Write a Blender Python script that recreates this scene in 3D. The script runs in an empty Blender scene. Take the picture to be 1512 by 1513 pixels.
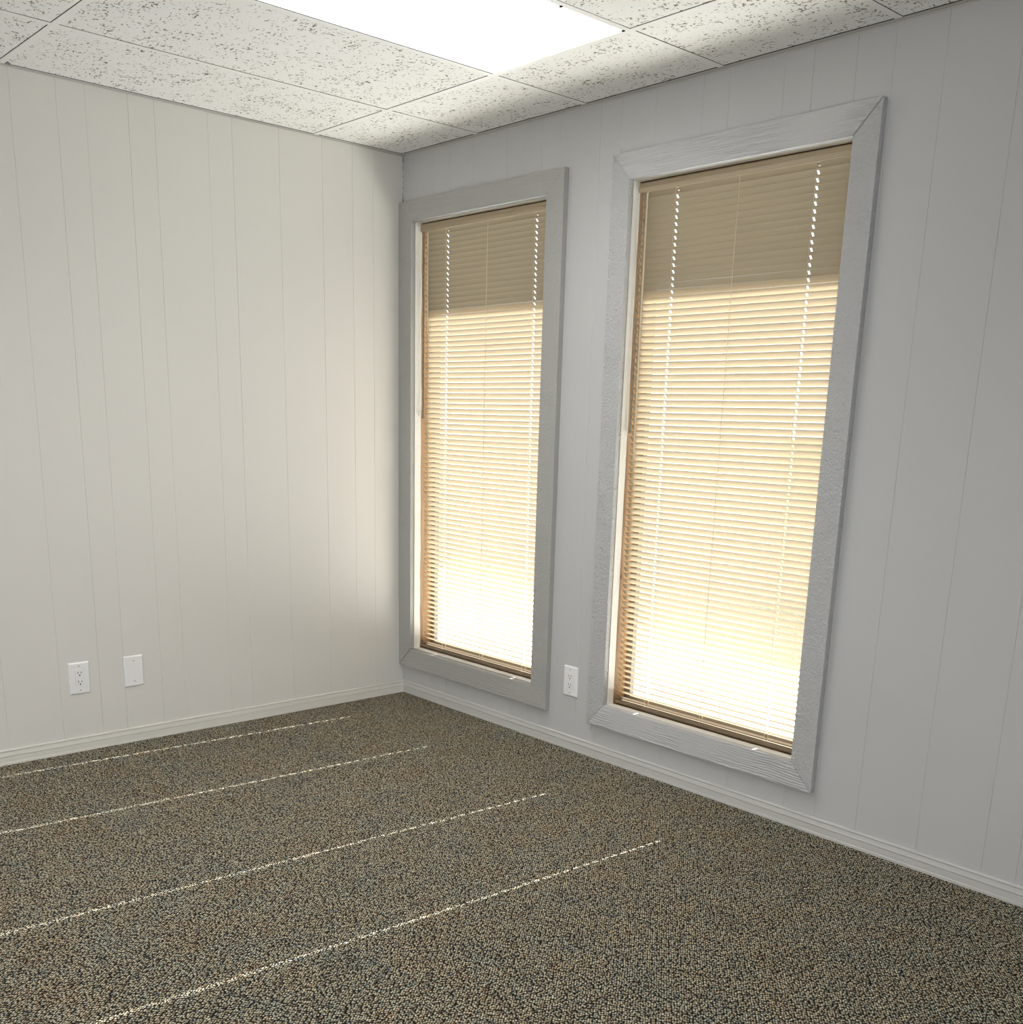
import bpy, bmesh, math, random
from mathutils import Vector, Matrix
random.seed(7)
sc = bpy.context.scene
COL = sc.collection
H = 2.44                      # ceiling height
X1, Y1 = 5.2, -4.6            # far ends of the room, behind the camera

# ------------------------------------------------------------------ helpers
def obj(name, bm, mat=None, parent=None, smooth=False):
    bmesh.ops.recalc_face_normals(bm, faces=bm.faces) if smooth != 'keep' else None
    me = bpy.data.meshes.new(name)
    bm.to_mesh(me); bm.free()
    o = bpy.data.objects.new(name, me)
    COL.objects.link(o)
    if mat:
        for m in (mat if isinstance(mat, (list, tuple)) else [mat]):
            me.materials.append(m)
    if parent: 
        o.parent = parent
        o.matrix_parent_inverse = Matrix.Translation(parent.location).inverted()
    if smooth is True:
        for p in me.polygons: p.use_smooth = True
    return o

def thing(name, label, cat, loc=(0, 0, 0), group=None):
    o = bpy.data.objects.new(name, None); COL.objects.link(o)
    o.location = loc; o.empty_display_size = .05
    o['label'] = label; o['category'] = cat
    if group: o['group'] = group
    return o

def struct(o, label=None, cat=None):
    o['kind'] = 'structure'
    if label: o['label'] = label
    if cat: o['category'] = cat
    return o

def box(bm, a, b, mi=0):
    x0, y0, z0 = a; x1, y1, z1 = b
    v = [bm.verts.new(p) for p in [(x0,y0,z0),(x1,y0,z0),(x1,y1,z0),(x0,y1,z0),(x0,y0,z1),(x1,y0,z1),(x1,y1,z1),(x0,y1,z1)]]
    fs = [(0,3,2,1),(4,5,6,7),(0,1,5,4),(1,2,6,5),(2,3,7,6),(3,0,4,7)]
    out = []
    for f in fs:
        q = bm.faces.new([v[i] for i in f]); q.material_index = mi; out.append(q)
    return v, out

def boxbm(a, b, bev=0, seg=2):
    bm = bmesh.new(); box(bm, a, b)
    if bev: bmesh.ops.bevel(bm, geom=bm.edges[:], offset=bev, segments=seg, affect='EDGES', profile=.5)
    return bm

def extrude_profile(bm, prof, p0, p1, frame):
    """prof: list of (a,b) points; frame(p,a,b)->Vector; open polyline swept from p0 to p1."""
    r0 = [bm.verts.new(frame(p0, a, b)) for a, b in prof]
    r1 = [bm.verts.new(frame(p1, a, b)) for a, b in prof]
    for i in range(len(prof) - 1):
        bm.faces.new((r0[i], r0[i+1], r1[i+1], r1[i]))

def tube(bm, pts, r, n=8, cap=True):
    rings = []
    for i, p in enumerate(pts):
        p = Vector(p)
        t = (Vector(pts[min(i+1, len(pts)-1)]) - Vector(pts[max(i-1, 0)])).normalized()
        a = t.cross(Vector((0, 1, 0.013))).normalized(); b = t.cross(a).normalized()
        rr = r[i] if isinstance(r, (list, tuple)) else r
        rings.append([bm.verts.new(p + rr*(math.cos(2*math.pi*k/n)*a + math.sin(2*math.pi*k/n)*b)) for k in range(n)])
    for i in range(len(rings) - 1):
        for k in range(n):
            bm.faces.new((rings[i][k], rings[i][(k+1) % n], rings[i+1][(k+1) % n], rings[i+1][k]))
    if cap:
        bm.faces.new(rings[0][::-1]); bm.faces.new(rings[-1])

# ------------------------------------------------------------------ materials
class NT:
    def __init__(s, name):
        s.m = bpy.data.materials.new(name); s.m.use_nodes = True
        s.t = s.m.node_tree; s.t.nodes.clear()
        s.out = s.n('ShaderNodeOutputMaterial')
    def n(s, typ, ins=None, **kw):
        nd = s.t.nodes.new(typ)
        for k, v in kw.items(): setattr(nd, k, v)
        for k, v in (ins or {}).items():
            sock = nd.inputs[k]
            if isinstance(v, bpy.types.NodeSocket): s.t.links.new(v, sock)
            else:
                if getattr(sock, 'type', '') == 'RGBA' and len(v) == 3: v = (*v, 1)
                sock.default_value = v
        return nd
    def math(s, op, a, b=0.0, c=None, clamp=False):
        ins = {0: a, 1: b}
        if c is not None: ins[2] = c
        return s.n('ShaderNodeMath', ins, operation=op, use_clamp=clamp).outputs[0]
    def mixc(s, f, a, b, blend='MIX'):
        nd = s.n('ShaderNodeMix', data_type='RGBA', blend_type=blend)
        for i, v in ((0, f), (6, a), (7, b)):
            if isinstance(v, bpy.types.NodeSocket): s.t.links.new(v, nd.inputs[i])
            else: nd.inputs[i].default_value = (*v, 1) if (i > 0 and len(v) == 3) else v
        return nd.outputs[2]
    def ramp(s, f, stops, interp='LINEAR'):
        nd = s.n('ShaderNodeValToRGB', {0: f}); cr = nd.color_ramp; cr.interpolation = interp
        while len(cr.elements) < len(stops): cr.elements.new(.5)
        for e, (p, c) in zip(cr.elements, stops):
            e.position = p; e.color = (*c, 1) if isinstance(c, tuple) else (c, c, c, 1)
        return nd.outputs[0]
    def coords(s, scale=(1, 1, 1), rot=(0, 0, 0), loc=(0, 0, 0)):
        tc = s.n('ShaderNodeTexCoord')
        return s.n('ShaderNodeMapping', {0: tc.outputs['Object'], 'Scale': scale, 'Rotation': rot, 'Location': loc}).outputs[0]
    def noise(s, vec, scale, detail=2, rough=.5, dist=0.0):
        return s.n('ShaderNodeTexNoise', {'Vector': vec, 'Scale': scale, 'Detail': detail, 'Roughness': rough, 'Distortion': dist}).outputs[0]
    def bump(s, h, dist=.001, strength=1.0, normal=None):
        ins = {'Height': h, 'Distance': dist, 'Strength': strength}
        if normal: ins['Normal'] = normal
        return s.n('ShaderNodeBump', ins).outputs[0]
    def surf(s, sh):
        s.t.links.new(sh, s.out.inputs[0]); return s.m
    def pbr(s, color, rough=.5, normal=None, spec=.5, metal=0.0, **extra):
        ins = {'Base Color': color, 'Roughness': rough, 'Specular IOR Level': spec, 'Metallic': metal}
        ins.update(extra)
        if normal: ins['Normal'] = normal
        return s.surf(s.n('ShaderNodeBsdfPrincipled', ins).outputs[0])

def mat_plain(name, c, rough=.5, spec=.5, metal=0.0):
    return NT(name).pbr(c, rough, spec=spec, metal=metal)

def mat_wall(name, c, c2):
    t = NT(name); v = t.coords()
    f = t.noise(v, 1.3, 2)
    col = t.mixc(f, c, c2)
    h = t.noise(v, 260, 3, .6)
    streak = t.noise(t.coords((90, 90, 1.2)), 1.0, 3)
    hh = t.math('ADD', h, t.math('MULTIPLY', streak, .5))
    return t.pbr(col, .55, t.bump(hh, .0006, .5), spec=.35)

def mat_casing(name, c, grain, amount, seed):
    t = NT(name)
    v = t.coords(loc=(seed, seed*.7, seed*1.3))
    n1 = t.noise(v, 105, 4, .62, .6)
    n2 = t.noise(v, 38, 3, .6, 1.2)
    n3 = t.noise(v, 7, 2)
    lumps = t.math('MULTIPLY', n2, t.math('SMOOTH_MAX', t.math('MULTIPLY', t.math('SUBTRACT', n3, .38), 3.0), .15, .1))
    h = t.math('ADD', t.math('MULTIPLY', n1, .45), t.math('MULTIPLY', lumps, .55))
    if grain:
        gv = t.coords({'x': (5, 100, 100), 'z': (100, 100, 5)}[grain], loc=(seed, 0, seed))
        w = t.n('ShaderNodeTexWave', {'Vector': t.coords({'x': (.16, 1, 1), 'z': (1, 1, .16)}[grain], loc=(seed, 0, seed)), 'Scale': 34.0 , 'Distortion': 9.0, 'Detail': 3.0, 'Detail Scale': 1.4},
                wave_type='BANDS', bands_direction={'x': 'Z', 'z': 'X'}[grain]).outputs[1]
        g = t.noise(gv, 1.2, 3, .6, .4)
        mask = t.ramp(t.noise(t.coords(loc=(seed*2, 0, 0)), 6, 1), [(.35, .1), (.6, 1.0)])
        h = t.math('ADD', t.math('MULTIPLY', h, .5), t.math('MULTIPLY', t.math('ADD', t.math('MULTIPLY', w, .38), t.math('MULTIPLY', g, .6)), mask))
    col = t.mixc(t.noise(v, 9, 3), c, tuple(x*.93 for x in c))
    return t.pbr(col, .42, t.bump(h, .0050 if grain else .024, min(1.0, amount)), spec=.45)

M = {}
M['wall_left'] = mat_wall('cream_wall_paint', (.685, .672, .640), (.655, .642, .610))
M['wall_back'] = mat_wall('backlit_shade_wall_paint', (.535, .538, .540), (.505, .508, .510))  # the window wall's backlit shade is put into this darker colour
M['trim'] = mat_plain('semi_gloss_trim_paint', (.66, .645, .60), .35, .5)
M['trim_back'] = mat_plain('backlit_shade_trim_paint', (.55, .545, .53), .35, .5)  # trim paint greyed to carry the shade of the backlit wall
M['angle'] = mat_plain('wall_angle_paint', (.50, .49, .46), .5)
M['crack'] = mat_plain('dark_gap', (.012, .012, .012), .9, .1)
M['gap'] = mat_plain('shadow_gap_in_ceiling', (.07, .07, .07), .9, .1)
M['grid'] = mat_plain('white_grid_bar', (.88, .885, .87), .45)
M['reveal'] = None
def mat_reveal():
    t = NT('rough_glow_lit_jamb_paint'); v = t.coords()
    h = t.math('ADD', t.noise(v, 120, 3, .6, .5), t.math('MULTIPLY', t.noise(t.coords((1, 1, .2)), 160, 2), .4))
    return t.pbr(t.mixc(t.noise(v, 30, 2), (.84, .82, .77), (.78, .76, .70)), .5, t.bump(h, .0025, .6))  # whitened so the colour carries the glow from the blinds
M['reveal'] = mat_reveal()
def mat_wood():
    t = NT('bare_pine_jamb'); g = t.noise(t.coords((60, 60, 3)), 1.0, 4, .6, .6)
    k = t.n('ShaderNodeTexVoronoi', {'Vector': t.coords((1, 1, .6)), 'Scale': 7.0}).outputs[0]
    col = t.ramp(g, [(.3, (.24, .135, .06)), (.7, (.40, .245, .12))])
    col = t.mixc(t.ramp(k, [(.02, 1.0), (.06, 0.0)]), col, (.12, .05, .02))
    return t.pbr(col, .6)
M['wood'] = mat_wood()
def mat_slat():
    t = NT('tan_vinyl_slat')
    col = t.mixc(t.noise(t.coords((1, 1, 30)), 3, 1), (.40, .335, .24), (.37, .31, .22))
    d = t.n('ShaderNodeBsdfDiffuse', {'Color': col, 'Roughness': .3}).outputs[0]
    tr = t.n('ShaderNodeBsdfTranslucent', {'Color': (.95, .88, .76)}).outputs[0]
    g = t.n('ShaderNodeBsdfGlossy', {'Color': (1, 1, 1), 'Roughness': .35}).outputs[0]
    m1 = t.n('ShaderNodeMixShader', {0: SLAT_T, 1: d, 2: tr}).outputs[0]
    lw = t.math('ADD', .03, t.math('MULTIPLY', t.math('POWER', t.n('ShaderNodeLayerWeight', {'Blend': .5}).outputs[1], 5.0), .5))
    return t.surf(t.n('ShaderNodeMixShader', {0: lw, 1: m1, 2: g}).outputs[0])
SLAT_T = .012
M['slat'] = mat_slat()
M['rail'] = mat_plain('tan_enamel_rail', (.42, .335, .225), .4)
M['bottom_rail'] = mat_plain('brown_tan_bottom_rail', (.17, .125, .075), .5)
M['cord'] = mat_plain('tan_cord', (.22, .175, .12), .8)
M['ladder'] = mat_plain('cream_ladder_string', (.62, .52, .37), .8)
M['wand'] = NT('clear_amber_wand').pbr((.55, .46, .34), .25, spec=.6)
M['plate'] = mat_plain('white_plastic_plate', (.82, .82, .83), .3)
M['slot'] = mat_plain('dark_socket_slot', (.02, .02, .02), .6)
M['screw'] = mat_plain('painted_screw_head', (.55, .55, .55), .35)
M['sash'] = mat_plain('bronze_window_sash', (.12, .10, .08), .45)
M['out_wall'] = mat_plain('outer_wall_stucco', (.55, .52, .46), .8)
M['eave'] = mat_plain('eave_soffit', (.45, .42, .38), .8)
def mat_glass():
    t = NT('window_glass')
    tr = t.n('ShaderNodeBsdfTransparent', {'Color': (.93, .95, .94)}).outputs[0]
    g = t.n('ShaderNodeBsdfGlossy', {'Roughness': .02}).outputs[0]
    f = t.math('ADD', .06, t.math('MULTIPLY', t.math('POWER', t.n('ShaderNodeLayerWeight', {'Blend': .5}).outputs[1], 5.0), .9))
    return t.surf(t.n('ShaderNodeMixShader', {0: f, 1: tr, 2: g}).outputs[0])
M['glass'] = mat_glass()
def mat_diffuser():
    t = NT('glowing_light_diffuser')
    # prismatic lens: strong straight down, weaker towards the horizon
    face = t.n('ShaderNodeLayerWeight', {'Blend': .5}).outputs[1]
    c = t.math('SUBTRACT', 1.0, face)
    st = t.math('MULTIPLY', PANEL, t.math('ADD', .12, t.math('MULTIPLY', t.math('POWER', c, 1.8), .88)))
    return t.surf(t.n('ShaderNodeEmission', {'Color': (1, .99, .975), 'Strength': st}).outputs[0])
PANEL = 12.5
M['diffuser'] = mat_diffuser()

def mat_tile():
    t = NT('fissured_mineral_ceiling_tile')
    v = t.coords()
    warp = t.n('ShaderNodeTexNoise', {'Vector': v, 'Scale': 60.0, 'Detail': 1.0}).outputs[1]
    wv = t.n('ShaderNodeVectorMath', {0: v, 1: t.n('ShaderNodeVectorMath', {0: warp, 'Scale': .008}, operation='SCALE').outputs[0]}, operation='ADD').outputs[0]
    # short worm holes: thresholded elongated noise, two directions, in loose clusters
    a = t.noise(t.n('ShaderNodeMapping', {0: wv, 'Scale': (60, 150, 1), 'Rotation': (0, 0, .5)}).outputs[0], 1.0, 1.5, .5)
    b = t.noise(t.n('ShaderNodeMapping', {0: wv, 'Scale': (150, 66, 1), 'Rotation': (0, 0, .3), 'Location': (3, 5, 0)}).outputs[0], 1.0, 1.5, .5)
    c = t.noise(v, 9, 3, .55)
    th = t.math('MULTIPLY_ADD', t.math('SUBTRACT', c, .5), -.30, .66)
    fa = t.math('MULTIPLY', t.math('SUBTRACT', a, th), 30.0, clamp=True)
    fb = t.math('MULTIPLY', t.math('SUBTRACT', b, t.math('ADD', th, .01)), 30.0, clamp=True)
    f = t.math('MAXIMUM', fa, fb)
    pin = t.math('MULTIPLY', t.math('SUBTRACT', t.noise(v, 330, 1), .70), 14.0, clamp=True)
    f = t.math('MAXIMUM', f, t.math('MULTIPLY', pin, .7))
    col = t.mixc(f, (.88, .885, .878), (.21, .18, .14))
    return t.pbr(col, .85, t.bump(t.math('SUBTRACT', 1.0, f), .002, .7), spec=.2)
M['tile'] = mat_tile()

def mat_carpet():
    t = NT('flecked_loop_carpet')
    v = t.coords((1, 1, 1), (0, 0, math.radians(-40)))
    sv = t.n('ShaderNodeMapping', {0: v, 'Scale': (165, 128, 1)}).outputs[0]
    vo = t.n('ShaderNodeTexVoronoi', {'Vector': sv, 'Scale': 1.0, 'Randomness': .65}, voronoi_dimensions='2D')
    dist, cc = vo.outputs[0], vo.outputs[1]
    rnd = t.n('ShaderNodeSeparateColor', {0: cc}).outputs
    col = t.ramp(rnd[0], [(0, (.14, .12, .10)), (.10, (.29, .24, .17)), (.26, (.40, .345, .25)), (.44, (.48, .43, .33)),
                          (.58, (.56, .52, .41)), (.70, (.40, .38, .29)), (.80, (.26, .275, .265)), (.88, (.20, .215, .22)), (.93, (.44, .29, .19)), (.96, (.36, .38, .28))], 'CONSTANT')
    patch = t.noise(t.coords(), 5.5, 3, .6)
    tint = t.ramp(patch, [(.3, (.86, .92, .95)), (.5, (1, 1, .96)), (.7, (1.0, .93, .84))])
    col = t.mixc(1.0, col, tint, 'MULTIPLY')
    vlo = t.noise(t.coords(), 60, 2)
    dk = t.ramp(dist, [(.10, 1.68), (.52, .04)])
    col = t.mixc(1.0, col, dk, 'MULTIPLY')
    col = t.mixc(1.0, col, t.ramp(vlo, [(.3, .85), (.7, 1.15)]), 'MULTIPLY')
    h = t.math('SUBTRACT', 1.0, t.math('MULTIPLY', dist, 1.2))
    return t.pbr(col, .95, t.bump(h, .006, .8), spec=.1)
M['carpet'] = mat_carpet()
def mat_ground():
    t = NT('sunlit_concrete'); return t.pbr(t.mixc(t.noise(t.coords(), 2, 4), (.72, .725, .72), (.67, .675, .67)), .9, spec=.1)
M['concrete'] = mat_ground()
def mat_outside_ground():     # worn asphalt giving way to dry grass
    t = NT('asphalt_and_dry_grass'); v = t.coords()
    sp = t.n('ShaderNodeSeparateXYZ', {0: v}).outputs
    d = t.math('ADD', sp[0], t.math('MULTIPLY', sp[1], .67))
    d = t.math('ADD', d, t.math('MULTIPLY', t.noise(v, .9, 4, .6), 2.4))
    f = t.math('MULTIPLY', t.math('SUBTRACT', d, 1.9), .42, clamp=True)
    asph = t.mixc(t.noise(v, 2, 4), (.115, .112, .10), (.09, .087, .08))
    grass = t.mixc(t.noise(v, 3, 4), (.034, .034, .012), (.060, .055, .024))
    return t.pbr(t.mixc(f, asph, grass), .95, spec=.05)
M['asphalt'] = mat_outside_ground()

# ------------------------------------------------------------------ room measures (metres)
LG = [-1.8566, -1.6508, -1.496, -1.396, -1.2408, -1.1416, -.9303, -.8285, -.6234, -.4216, -.2725, -.1639]
g = -1.8566
for d in [.10, .205, .155, .10, .21, .10, .155, .205, .10, .15, .21, .10, .16, .2, .1, .2, .155]:
    g -= d
    if g > Y1 + .05: LG.append(g)
BG = [.2188, .3269, .4769, .6852, .7864, .889, .9912, 1.1948, 1.2957, 1.4536, 1.6549, 1.7603, 1.967, 2.0684, 2.2129, 2.3325, 2.4862, 2.695, 2.902, 3.003, 3.16, 3.26, 3.47, 3.57, 3.78, 3.98, 4.13, 4.24, 4.45, 4.55, 4.71, 4.86, 4.97]
# window openings in the back wall (jamb faces), z range shared
W = [dict(x0=.0865, x1=.9440), dict(x0=1.3690, x1=2.2385)]
WZ0, WZ1 = .2340, 2.1565
YD = .125                     # wall depth to the outer face

def wall_sheet(frame, grooves, length, holes, gw, gd):
    """frame(s, depth, z) -> point. grooves: positions along s. holes: (s0,s1,z0,z1)."""
    bm = bmesh.new()
    cols = {0.0: 0.0, length: 0.0}
    for gpos in grooves:
        if any(abs(gpos - e) < gw for h in holes for e in h[:2]): continue
        j = random.uniform(.85, 1.2)
        cols[gpos - gw*.5] = 0.0; cols[gpos] = gd*j; cols[gpos + gw*.5] = 0.0
    for h in holes:
        for s in h[:2]: cols.setdefault(s, 0.0)
    zs = sorted({0.0, H, *[z for h in holes for z in h[2:]]})
    ss = sorted(cols)
    vs = [[bm.verts.new(frame(s, cols[s], z)) for z in zs] for s in ss]
    for i in range(len(ss) - 1):
        for k in range(len(zs) - 1):
            sm, zm = (ss[i] + ss[i+1])/2, (zs[k] + zs[k+1])/2
            if any(h[0] < sm < h[1] and h[2] < zm < h[3] for h in holes): continue
            bm.faces.new((vs[i][k], vs[i+1][k], vs[i+1][k+1], vs[i][k+1]))
    return bm

def lean(y):                                  # the left wall draws back slightly in the corner
    k = max(0.0, min(1.0, (y + .30)/.30)); return -.009*k*k*(3 - 2*k)
bm = wall_sheet(lambda s, d, z: (lean(-s) - d, -s, z), [-y for y in LG], -Y1, [], .0030, .0017)
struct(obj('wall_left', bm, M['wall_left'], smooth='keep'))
holes = [(w['x0'] + .02, w['x1'] + .02, WZ0, WZ1) for w in W]     # s runs from x = -0.02
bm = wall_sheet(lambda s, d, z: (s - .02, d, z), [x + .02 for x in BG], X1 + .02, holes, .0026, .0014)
# outer face of the wall
def outer(bm):
    xs = sorted({-1.5, X1 + 1.0, *[w[k] for w in W for k in ('x0', 'x1')]}); zs = [-.2, WZ0, WZ1, 2.75]
    for i in range(len(xs)-1):
        for k in range(3):
            xm, zm = (xs[i]+xs[i+1])/2, (zs[k]+zs[k+1])/2
            if any(w['x0'] < xm < w['x1'] for w in W) and WZ0 < zm < WZ1: continue
            f = bm.faces.new([bm.verts.new(p) for p in [(xs[i],YD,zs[k]),(xs[i+1],YD,zs[k]),(xs[i+1],YD,zs[k+1]),(xs[i],YD,zs[k+1])]])
            f.material_index = 1
outer(bm)
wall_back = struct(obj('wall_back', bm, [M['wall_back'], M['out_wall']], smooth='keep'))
bm = wall_sheet(lambda s, d, z: (X1 + d, -s, z), [.2*i + .07*(i % 3) for i in range(1, 21)], -Y1, [], .0034, .002)
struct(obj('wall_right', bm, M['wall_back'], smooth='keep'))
bm = wall_sheet(lambda s, d, z: (s, Y1 - d, z), [.2*i + .07*(i % 3) for i in range(1, 24)], X1, [], .0034, .002)
struct(obj('wall_front', bm, M['wall_left'], smooth='keep'))
# open crack where the two panelled walls meet near the ceiling
bm = bmesh.new()
for z0, z1, w in [(2.205, 2.262, .0052), (2.262, 2.285, .0022), (2.302, 2.309, .003), (2.325, 2.332, .0026), (2.350, 2.357, .003), (2.376, 2.398, .0024), (2.408, 2.432, .0034)]:
    xa = -.0088
    n = 5
    L = [bm.verts.new((xa, -.0012, z0 + (z1-z0)*i/n)) for i in range(n+1)]
    Rr = [bm.verts.new((xa + w*(.75 + .5*random.random())*(1 if 0 < i < n else .5), -.0012, z0 + (z1-z0)*i/n)) for i in range(n+1)]
    for i in range(n): bm.faces.new((L[i], Rr[i], Rr[i+1], L[i+1]))
obj('corner_gap', bm, M['crack'], wall_back)

# floor
bm = bmesh.new()
bm.faces.new([bm.verts.new(p) for p in [(-.02, .02, 0), (-.02, Y1, 0), (X1, Y1, 0), (X1, .02, 0)]])
struct(obj('floor', bm, M['carpet'], smooth='keep'))

# baseboards: profile (out from wall, up)
BP = [(.000, .0), (.0105, .0), (.0105, .0085), (.0092, .0100), (.0092, .0300), (.0056, .0312), (.0056, .0330), (.0092, .0342), (.0092, .0365),
      (.0080, .0378), (.0062, .0480), (.0055, .0500), (.0075, .0520), (.0080, .0545), (.0070, .0570), (.0040, .0585), (.000, .0590)]
bm = bmesh.new()
extrude_profile(bm, BP, (0, 0), (0, Y1), lambda p, a, b: (p[0] + a if p[1] < -1e-6 else a, p[1] - (a if p[1] > -1e-6 else 0), b))
struct(obj('baseboard_left', bm, M['trim']))
bm = bmesh.new()
extrude_profile(bm, BP, (0, 0), (X1, 0), lambda p, a, b: (a if p[0] < 1e-6 else p[0], -a, b))
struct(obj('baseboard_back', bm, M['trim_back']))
bm = bmesh.new(); extrude_profile(bm, BP, (X1, 0), (X1, Y1), lambda p, a, b: (X1 - a, p[1], b)); struct(obj('baseboard_right', bm, M['trim']))
bm = bmesh.new(); extrude_profile(bm, BP, (0, Y1), (X1, Y1), lambda p, a, b: (p[0], Y1 + a, b)); struct(obj('baseboard_front', bm, M['trim']))

# ceiling: tiles in a grid of bars; a shadow gap runs along one side of every bar
XL = [.524 + .61*i for i in range(-1, 9)]           # dark edge of each bar that runs along y
YL = [-.466 - 1.2195*i for i in range(0, 5)]        # dark edge of each bar that runs along x
BW = .0225; GAP = .0024
bm = bmesh.new()
xe = [0.0] + [x for x in XL if .05 < x < X1] + [X1]
ye = [0.0] + [y for y in YL if y > Y1 + .05] + [Y1]
cell_light = {}
for i in range(len(xe) - 1):
    for k in range(len(ye) - 1):
        xa = xe[i] + (0 if i == 0 else GAP*.35); xb = xe[i+1] - (BW if i < len(xe) - 2 else 0)
        ya = ye[k] - (0 if k == 0 else GAP*.35); yb = ye[k+1] + (BW if k < len(ye) - 2 else 0)
        if k > 0: ya = ye[k] - GAP
        if i > 0: xa = xe[i] + GAP
        if i == 0: xa = .0125
        if k == 0: ya = -.0215
        if (round((xe[i]-.524)/.61), k) in ((1, 1),):
            cell_light[(round((xe[i]-.524)/.61), k)] = (xe[i], xe[i+1] - BW, ye[k], ye[k+1] + BW); continue
        pts = [(xa, ya), (xb, ya), (xb, yb), (xa, yb)]
        if i == 0 and k == 1:     # chipped tile corner above the left wall
            pts = [(xa, ya), (xb, ya), (xb, yb), (xa + .024, yb), (xa + .024, yb + .006), (xa, yb + .022)]
        lo = [bm.verts.new((x, y, H)) for x, y in pts]; up = [bm.verts.new((x, y, H + .012)) for x, y in pts]
        f = bm.faces.new(lo[::-1]); f.material_index = 0
        for q in range(len(pts)):
            f = bm.faces.new((lo[q], lo[(q+1) % len(pts)], up[(q+1) % len(pts)], up[q])); f.material_index = 1
f = bm.faces.new([bm.verts.new(p) for p in [(-.1, .12, H + .012), (X1 + .1, .12, H + .012), (X1 + .1, Y1 - .1, H + .012), (-.1, Y1 - .1, H + .012)]]); f.material_index = 1
ceiling = struct(obj('ceiling', bm, [M['tile'], M['gap']], smooth='keep'))
bm = bmesh.new()
for x in xe[1:-1]: box(bm, (x - BW, Y1, H - .0016), (x, 0, H - .0006))
for y in ye[1:-1]: box(bm, (0, y, H - .0018), (X1, y + BW, H - .0008))
obj('grid_bars', bm, M['grid'], ceiling)
# wall angle round the edge of the ceiling
for nm, a, b in [('trim_1', (-.01, Y1, H - .0030), (.010, 0, H - .0016)), ('trim_2', (-.01, -.019, H - .0030), (X1, 0, H - .0016))]:
    bm = bmesh.new(); box(bm, a, b)
    if nm == 'trim_1': box(bm, (-.0095, Y1, H - .007), (.0012, 0, H - .003))
    else: box(bm, (-.01, -.0012, H - .007), (X1, .001, H - .003))
    struct(obj(nm, bm, M['angle']))

# ceiling lights
def ceiling_light(cell, label):
    xa, xb, ya, yb = cell
    t = thing('ceiling_light', label, 'light', ((xa+xb)/2, (ya+yb)/2, H))
    bm = bmesh.new()
    f = bm.faces.new([bm.verts.new(p) for p in [(xa + .0032, yb, H + .0005), (xb + .001, yb, H + .0005), (xb + .001, ya, H + .0005), (xa + .0032, ya, H + .0005)]])
    f.normal_update()
    if f.normal.z > 0: f.normal_flip()
    obj('diffuser', bm, M['diffuser'], t, smooth='keep')
    bm = bmesh.new(); box(bm, (xa - .002, yb - .002, H + .0125), (xb + .002, ya + .002, H + .09))
    obj('housing', bm, M['grid'], t)
    for px, py in ((xb + .001, ya - .26), (xb + .001, ya - .004)):
        obj('latch', boxbm((px - .004, py - .003, H - .004), (px + .004, py + .003, H + .0005)), M['crack'], t)
    return t
ceiling_light(cell_light[(1, 1)], 'bright recessed fluorescent panel among white ceiling tiles, above the window corner')

# ------------------------------------------------------------------ windows
CT = .025                    # casing thickness
def board(pts, y0, y1, cut=0.0):
    bm = bmesh.new()
    a = [bm.verts.new((x, y0, z)) for x, z in pts]; b = [bm.verts.new((x, y1, z)) for x, z in pts]
    n = len(pts)
    bm.faces.new(a); bm.faces.new(b[::-1])
    for i in range(n): bm.faces.new((a[i], b[i], b[(i+1) % n], a[(i+1) % n]))
    bmesh.ops.recalc_face_normals(bm, faces=bm.faces)
    es = [e for e in bm.edges if all(abs(v.co.y - y0) < 1e-6 for v in e.verts)]
    bmesh.ops.bevel(bm, geom=es, offset=.0018, segments=2, affect='EDGES', profile=.5)
    return bm

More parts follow.
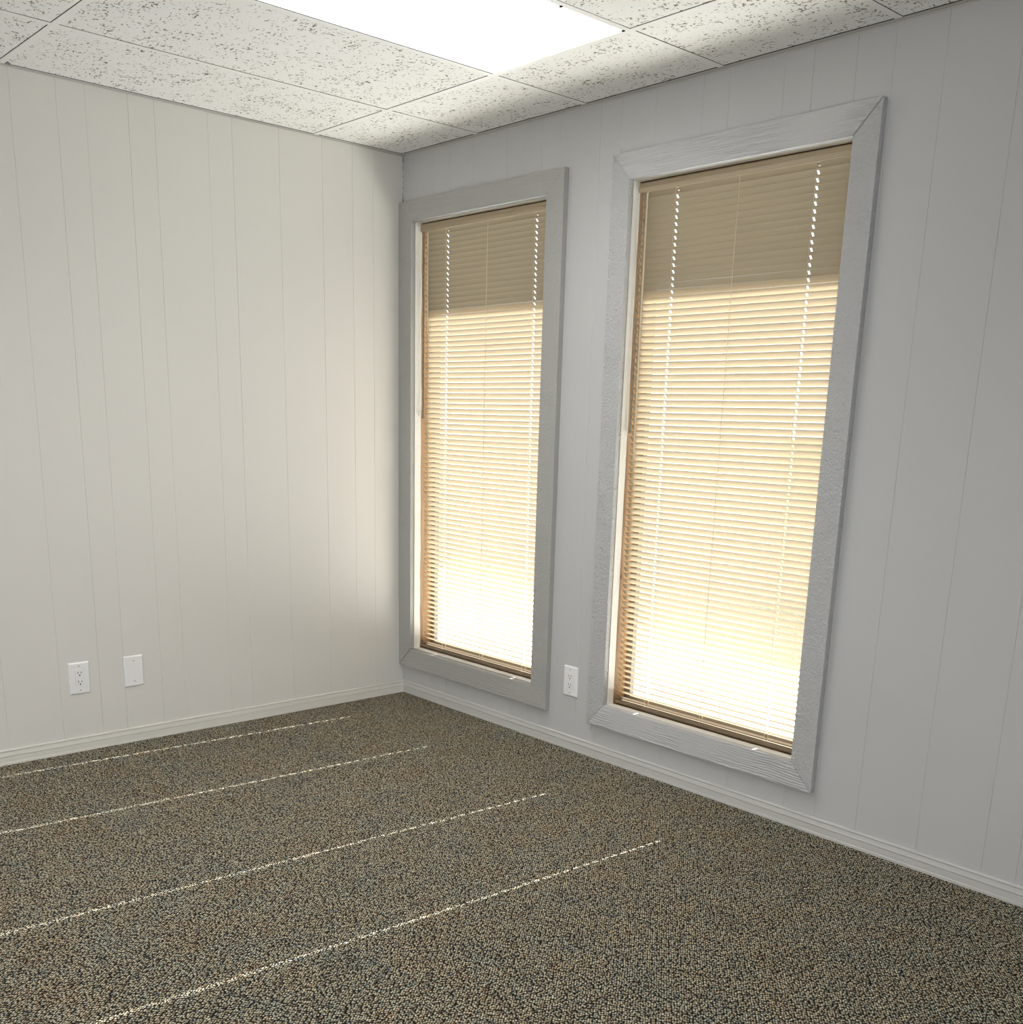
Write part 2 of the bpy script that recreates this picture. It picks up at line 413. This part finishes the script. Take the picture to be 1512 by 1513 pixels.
CAS = [dict(ox0=-.0085, ox1=1.0395, oz0=.1416, oz1=2.2430, ix0=.0845, ix1=.9452, iz0=.2323, iz1=2.1573, col=(.41, .41, .395), amt=.5, open=('bl',)),  # one paint on both casings; col carries how differently they are lit
       dict(ox0=1.2842, ox1=2.3255, oz0=.1446, oz1=2.2466, ix0=1.3680, ix1=2.2388, iz0=.2353, iz1=2.1558, col=(.54, .545, .55), amt=1.0, open=('tr', 'br'))]
for i, (w, c) in enumerate(zip(W, CAS)):
    win = bpy.data.objects.new('window_%d' % (i + 1), None); COL.objects.link(win)
    win.location = ((w['x0'] + w['x1'])/2, 0, WZ0)
    struct(win)
    k = .0016; e = .0003
    def cutw(tag): return k if tag in c['open'] else e
    ms = [mat_casing('rough_sawn_casing_paint_%s_%d' % (s, i), c['col'], gr, c['amt']*am, 1.7*i + q) for s, gr, am, q in
          (('top', 'x', 1.0, .3), ('base', 'x', 1.1, 2.1), ('near', None, .8, 3.7), ('far', None, .8, 5.9))]
    y0, y1 = -CT, 0.0
    ox0, ox1, oz0, oz1, ix0, ix1, iz0, iz1 = [c[q] for q in ('ox0','ox1','oz0','oz1','ix0','ix1','iz0','iz1')]
    tl, tr, bl, br = cutw('tl'), cutw('tr'), cutw('bl'), cutw('br')
    obj('casing', board([(ox0+tl, oz1), (ox1-tr, oz1), (ix1-tr, iz1), (ix0+tl, iz1)], y0, y1), ms[0], win)
    obj('casing', board([(ox0+bl, oz0), (ix0+bl, iz0), (ix1-br, iz0), (ox1-br, oz0)], y0, y1), ms[1], win)
    obj('casing', board([(ox0, oz0+bl), (ox0, oz1-tl), (ix0, iz1-tl), (ix0, iz0+bl)], y0, y1), ms[2], win)
    obj('casing', board([(ox1, oz0+br), (ix1, iz0+br), (ix1, iz1-tr), (ox1, oz1-tr)], y0, y1), ms[3], win)
    # dark bottom of the open mitre joints
    # jamb: painted strip next to the room, bare pine behind it, paint edge wavy
    x0, x1 = w['x0'], w['x1']
    PD = .033
    def strip(p0, p1, nrm, y0, y1, wav, n=60):
        bm = bmesh.new(); prev = None
        for q in range(n + 1):
            t_ = q/n; p = [p0[j] + (p1[j]-p0[j])*t_ for j in range(2)]
            wv = wav*(math.sin(q*.9 + i*2) + math.sin(q*.37 + 1.3) + random.uniform(-.8, .8)) if 0 < q < n else 0
            v = [bm.verts.new((p[0], y0, p[1])), bm.verts.new((p[0], y1 + wv, p[1])),
                 bm.verts.new((p[0] - nrm[0]*.0012, y1 + wv + .0006, p[1] - nrm[1]*.0012))]
            if prev:
                for s in range(2): bm.faces.new((prev[s], prev[s+1], v[s+1], v[s]))
            prev = v
        return bm
    off = .0012
    wav = .0009 if i == 0 else .0005
    z0, z1 = WZ0, WZ1
    for nm, p0, p1, nr in [('jamb', (x0 + off, z0), (x0 + off, z1), (1, 0)), ('jamb', (x1 - off, z0), (x1 - off, z1), (-1, 0)),
                           ('head_jamb', (x0, z1 - off), (x1, z1 - off), (0, -1)), ('sill', (x0, z0 + off), (x1, z0 + off), (0, 1))]:
        obj(nm, strip(p0, p1, nr, -.003, PD, wav), M['reveal'], win)
    bm = bmesh.new()
    for a, b in [((x0, z0), (x0, z1)), ((x1, z1), (x1, z0)), ((x0, z1), (x1, z1)), ((x1, z0), (x0, z0))]:
        bm.faces.new([bm.verts.new(p) for p in [(a[0], 0, a[1]), (b[0], 0, b[1]), (b[0], YD, b[1]), (a[0], YD, a[1])]])
    obj('pine_jamb_liner', bm, M['wood'], win)
    # sash and pane
    bm = bmesh.new(); s = .030
    ya, yb = .098, .122
    box(bm, (x0, ya, z0), (x0 + s, yb, z1)); box(bm, (x1 - s, ya, z0), (x1, yb, z1))
    box(bm, (x0 + s, ya, z0), (x1 - s, yb, z0 + s)); box(bm, (x0 + s, ya, z1 - s), (x1 - s, yb, z1))
    obj('sash', bm, M['sash'], win)
    bm = bmesh.new(); bm.faces.new([bm.verts.new(p) for p in [(x0 + s, .11, z0 + s), (x1 - s, .11, z0 + s), (x1 - s, .11, z1 - s), (x0 + s, .11, z1 - s)]])
    obj('pane', bm, M['glass'], win)

# ------------------------------------------------------------------ blinds
PITCH = .02215; CH = .0254; TH = math.radians(39); CROWN = .0018; YB = .049
def blind(w, routes, mid, wand_x, wand_z, label, kx0, kx1, cord):
    x0, x1 = w['x0'] + .003, w['x1'] - .003
    root = thing('venetian_blind', label, 'blind', ((x0+x1)/2, YB, WZ0), 'tan venetian blinds in the windows')
    ztop, zbot = WZ1 - .006, .2395
    # head rail: open channel with rolled lower lip
    prof = [(.0305, ztop), (.0285, ztop - .002), (.0285, ztop - .0145), (.0262, ztop - .0165), (.0255, ztop - .0295), (.0265, ztop - .0325), (.0295, ztop - .0325), (.0295, ztop - .0285),
            (.0620, ztop - .0285), (.0640, ztop - .0285), (.0640, ztop), (.0305, ztop)]
    bm = bmesh.new(); extrude_profile(bm, prof, x0, x1, lambda p, a, b: (p, a, b))
    for xx in (x0, x1):
        bm.faces.new([bm.verts.new((xx, a, b)) for a, b in [(.0285, ztop), (.0285, ztop - .0285), (.064, ztop - .0285), (.064, ztop)]])
    obj('head_rail', bm, M['rail'], root)
    # slats, each pierced at the two cord routes
    bm = bmesh.new()
    sx0, sx1 = w['x0'] + kx0, w['x1'] - kx1
    hw, hc = .0036, .0063
    zs = zbot + .0262
    n = round((ztop - .0370 - zs)/PITCH) + 1
    pitch = (ztop - .0370 - zs)/(n - 1)
    rows = [-CH/2, -CH*.36, -hc, 0, hc, CH*.36, CH/2]
    for q in range(n):
        zc = zs + q*pitch
        k = max(0.0, min(1.0, (.80 - zc)/.50)); th = TH + random.uniform(-.007, .007) + math.radians(14)*k*k*(3 - 2*k)
        dx = random.uniform(-.0012, .0012); tilt = random.uniform(-.0004, .0004); sg = random.uniform(.7, 1.1)
        xs = [sx0 + dx]
        jr = [r + random.uniform(-.0006, .0006) for r in routes]
        for r in jr: xs += [r - .0046, r - hw, r + hw, r + .0046]
        xs += [mid, sx1 + dx]; xs = sorted(xs)
        ct, st = math.cos(th), math.sin(th)
        grid = []
        for x in xs:
            u = (x - sx0)/(sx1 - sx0)
            sag = -.0008*math.sin(math.pi*u)*sg + tilt*(u - .5)
            col = []
            for c in rows:     # c runs from the outer, lower edge (-) to the room-side, upper edge (+)
                cr = CROWN*(1 - (2*c/CH)**2)
                y = YB - c*st + cr*ct; z = zc + c*ct + cr*st + sag
                col.append(bm.verts.new((x, y, z)))
            grid.append(col)
        for a in range(len(xs) - 1):
            xm = (xs[a] + xs[a+1])/2
            inhole = any(abs(xm - r) < hw for r in jr)
            for b in range(len(rows) - 1):
                if inhole and b in (2, 3): continue
                bm.faces.new((grid[a][b], grid[a+1][b], grid[a+1][b+1], grid[a][b+1]))
    obj('slats', bm, M['slat'], root, smooth=True)
    # bottom rail
    bm = boxbm((x0 + .002, YB - .0125, zbot), (x1 - .002, YB + .0125, zbot + .0145), .004, 3)
    obj('bottom_rail', bm, M['bottom_rail'], root)
    # ladders: front and back strings at each route, lift cord through the holes
    yf, yk = YB - CH/2*math.sin(TH) - .0012, YB + CH/2*math.sin(TH) + .0012
    for r in routes + [mid]:
        bm = bmesh.new()
        for xx, yy, rr in ((r - .0016 if r != mid else r, yf, .00055 if r != mid else .0008), (r + .0016 if r != mid else r, yk, .00055)):
            tube(bm, [(xx + .0005*math.sin(j*1.7), yy, zbot + .012 + (ztop - .026 - zbot - .012)*j/12) for j in range(13)], rr, 6)
        obj('ladder_string', bm, M['ladder'], root)
    # tilt wand on the left with its hook
    bm = bmesh.new(); wy = .0215
    tube(bm, [(wand_x, wy, wand_z[1]), (wand_x + .001, wy - .001, (wand_z[0] + wand_z[1])/2), (wand_x + .0012, wy, wand_z[0])], .0032, 6)
    wd = obj('tilt_wand', bm, M['wand'], root)
    bm = bmesh.new(); tube(bm, [(wand_x, .036, ztop - .030), (wand_x, .028, ztop - .034), (wand_x, wy, ztop - .038), (wand_x, wy, wand_z[1] - .002)], .0016, 6)
    obj('wand_hook', bm, M['rail'], wd)
    # lift cords: a twisted bundle beside the jamb
    if cord:
        bm = bmesh.new(); cx, zlo = cord
        for ph in (0, 2.1, 4.2):
            N = 70
            pts = []
            for j in range(N + 1):
                zz = ztop - .024 - (ztop - .024 - zlo)*j/N
                bulge = .0035 + .004*math.exp(-((zz - 1.90)/.03)**2)
                pts.append((cx - .004*math.exp(-((zz - 1.90)/.04)**2) + bulge*math.cos(j*.42 + ph), .030 + .003*math.sin(j*.42 + ph), zz))
            tube(bm, pts, .0016, 6)
        tube(bm, [(cx, .030, zlo + .004), (cx, .030, zlo - .008), (cx, .030, zlo - .030)], [.002, .005, .0065], 8)
        obj('lift_cord', bm, M['cord'], root)
    return root

blind(W[0], [.2545, .8180], .5295, .146, (1.69, 2.112), 'closed tan venetian blind in the window nearest the wall corner', .016, .012, (.1075, 1.35))
blind(W[1], [1.5300, 2.0850], 1.7960, 1.4160, (1.195, 2.112), 'closed tan venetian blind in the window farther from the corner, long tilt wand hanging', .007, .016, (1.3860, 1.32))

# ------------------------------------------------------------------ outlets
def plate(name, label, cat, pos, axis, socket, group=None):
    """pos = centre on the wall; axis 'x' = plate on the left wall facing +x, 'y' = plate on the back wall facing -y."""
    t = thing(name, label, cat, pos, group)
    t.rotation_euler = (0, 0, math.pi/2 if axis == 'x' else 0)
    def put(nm, bm, mat, par):
        me = bpy.data.meshes.new(nm); bmesh.ops.recalc_face_normals(bm, faces=bm.faces); bm.to_mesh(me); bm.free(); me.materials.append(mat)
        o = bpy.data.objects.new(nm, me); COL.objects.link(o); o.parent = par; return o
    w, h, d = .0400, .0632, .0065          # half sizes; local frame: x along the wall, -y into the room
    bm = bmesh.new()
    v0 = [bm.verts.new((sx*w, 0, sz*h)) for sx, sz in ((-1,-1),(1,-1),(1,1),(-1,1))]
    v1 = [bm.verts.new((sx*w, -d*.45, sz*h)) for sx, sz in ((-1,-1),(1,-1),(1,1),(-1,1))]
    v2 = [bm.verts.new((sx*(w-.0045), -d, sz*(h-.0045))) for sx, sz in ((-1,-1),(1,-1),(1,1),(-1,1))]
    if socket:
        a, b = .0172, .0338
        v3 = [bm.verts.new((sx*a, -d, sz*b)) for sx, sz in ((-1,-1),(1,-1),(1,1),(-1,1))]
        v4 = [bm.verts.new((sx*a, -d*.3, sz*b)) for sx, sz in ((-1,-1),(1,-1),(1,1),(-1,1))]
    rings = [v0, v1, v2] + ([v3, v4] if socket else [])
    for r0, r1 in zip(rings, rings[1:]):
        for q in range(4): bm.faces.new((r0[q], r0[(q+1) % 4], r1[(q+1) % 4], r1[q]))
    if not socket: bm.faces.new(v2)
    bm.faces.new(v0[::-1])
    cp = put('cover_plate', bm, M['plate'], t)
    for sz in ((-1, 1)):
        bm = bmesh.new(); zz = sz*(.0485 if socket else .0420)
        bmesh.ops.create_cone(bm, cap_ends=True, segments=14, radius1=.0034, radius2=.0028, depth=.0016, matrix=Matrix.Translation((0, -d - .0006, zz)) @ Matrix.Rotation(math.pi/2, 4, 'X'))
        sr = put('screw', bm, M['screw'], t)
        bm = bmesh.new(); box(bm, (-.0024, -d - .0016, zz - .0004), (.0024, -d - .0012, zz + .0004)); put('screw_slot', bm, M['slot'], sr)
    if socket:
        bm = bmesh.new(); box(bm, (-.0166, -d - .0022, -.0332), (.0166, -d*.3, .0332))
        bmesh.ops.bevel(bm, geom=[e for e in bm.edges if all(abs(v.co.y + d + .0022) < 1e-6 for v in e.verts)], offset=.0012, segments=2, affect='EDGES')
        rc = put('receptacle', bm, M['plate'], t)
        yf = -d - .0024
        for zc in (.0180, -.0180):
            for xx, hh in ((-.0063, .0042), (.0063, .0034)):
                bm = bmesh.new(); box(bm, (xx - .0012, yf, zc + .0050 - hh), (xx + .0012, yf + .0015, zc + .0050 + hh)); put('blade_slot', bm, M['slot'], rc)
            bm = bmesh.new()
            bmesh.ops.create_cone(bm, cap_ends=True, segments=14, radius1=.0029, radius2=.0029, depth=.0012, matrix=Matrix.Translation((0, yf + .0005, zc - .0058)) @ Matrix.Rotation(math.pi/2, 4, 'X'))
            put('ground_hole', bm, M['slot'], rc)
    return t
plate('wall_outlet', 'white electrical outlet with wide cover plate on the cream left wall', 'outlet', (.0005, -1.5758, .2982), 'x', True, 'white wall outlets')
plate('blank_wall_plate', 'white blank cover plate on the left wall beside the outlet', 'wall plate', (.0005, -1.3582, .2968), 'x', False)
plate('wall_outlet', 'white electrical outlet low on the wall between the two windows', 'outlet', (1.1638, -.0005, .2905), 'y', True, 'white wall outlets')

# ------------------------------------------------------------------ outdoors
SUN_T, SUN_K = .555, .060
edge = [(60, 2.4), (-.3, 2.6), (-2, 3.3), (-4, 3.6), (-60, 3.6)]
bm = bmesh.new(); bm.faces.new([bm.verts.new((x, y, -.15)) for x, y in [(-60, YD), (60, YD)] + edge])
struct(obj('path_outside', bm, M['concrete']))
bm = bmesh.new(); bm.faces.new([bm.verts.new((x, y, -.16)) for x, y in [(-60, .2), (60, .2), (60, 120), (-60, 120)]])
struct(obj('ground_outside', bm, M['asphalt']))
ye_ = 1.25; ze = 1.757 + SUN_T*(ye_ - YB)
struct(obj('roof_eave', boxbm((-1.5, YD, ze), (X1 + 1.0, ye_, ze + .18)), M['eave']))

# ------------------------------------------------------------------ light
SUN = 60.0
sd = bpy.data.lights.new('sun', 'SUN'); sd.energy = SUN; sd.angle = math.radians(.4); sd.color = (1, .985, .955)
so = bpy.data.objects.new('sun', sd); COL.objects.link(so)
to_sun = Vector((SUN_K, 1, SUN_T)).normalized()
so.rotation_euler = to_sun.to_track_quat('Z', 'Y').to_euler(); so.location = (3, 8, 6)
# the room's other ceiling panels, as lamps flush with the ceiling grid
for x, y in ((3.86, -2.30), (1.42, -3.51)):
    pd = bpy.data.lights.new('ceiling_panel_lamp', 'AREA'); pd.shape = 'RECTANGLE'; pd.size = .58; pd.size_y = 1.19; pd.energy = 17; pd.spread = math.radians(150); pd.color = (1, .99, .975)
    po = bpy.data.objects.new('ceiling_panel_lamp', pd); COL.objects.link(po); po.location = (x, y, H - .003)
# added fill lamp, out of view, lifting the left wall, ceiling and carpet
ad = bpy.data.lights.new('fill_light', 'AREA'); ad.shape = 'RECTANGLE'; ad.size = 1.6; ad.size_y = 1.4; ad.spread = math.radians(110); ad.energy = 66; ad.color = (.96, .98, 1)
ao = bpy.data.objects.new('fill_light', ad); COL.objects.link(ao); ao.location = (4.9, -4.3, .55)
ao.rotation_euler = (Vector((4.9, -4.3, .55)) - Vector((.3, -1.1, 1.7))).to_track_quat('Z', 'Y').to_euler()
wd = bpy.data.worlds.new('sky'); sc.world = wd; wd.use_nodes = True
bg = wd.node_tree.nodes['Background']; bg.inputs[0].default_value = (.80, .89, 1.0, 1); bg.inputs[1].default_value = 2.2

# ------------------------------------------------------------------ camera (solved from the photograph)
yaw, pitch, roll, fpx, ppy = .8326710499830311, -.25583175066823866, .02765449829130337, 1540.0369623759316, 1019.5911905
f = Vector((-math.sin(yaw)*math.cos(pitch), math.cos(yaw)*math.cos(pitch), math.sin(pitch)))
r = Vector((math.cos(yaw), math.sin(yaw), 0)); u = r.cross(f)
r2 = math.cos(roll)*r + math.sin(roll)*u; u2 = -math.sin(roll)*r + math.cos(roll)*u
cd = bpy.data.cameras.new('camera'); cd.sensor_fit = 'HORIZONTAL'; cd.sensor_width = 36
cd.lens = fpx*36/1512; cd.shift_y = (ppy - 756.5)/1512; cd.clip_start = .05
co = bpy.data.objects.new('camera', cd); COL.objects.link(co)
co.matrix_world = Matrix(((r2.x, u2.x, -f.x, 4.082344353), (r2.y, u2.y, -f.y, -2.986961765), (r2.z, u2.z, -f.z, 1.335580638), (0, 0, 0, 1)))
sc.camera = co
sc.view_settings.view_transform = 'Standard'
sc.view_settings.look = 'None'
sc.view_settings.exposure = 0.0
sc.cycles.max_bounces = 10
sc.cycles.diffuse_bounces = 6
sc.cycles.transparent_max_bounces = 12
sc.cycles.sample_clamp_indirect = 8.0
sc.cycles.caustics_reflective = False
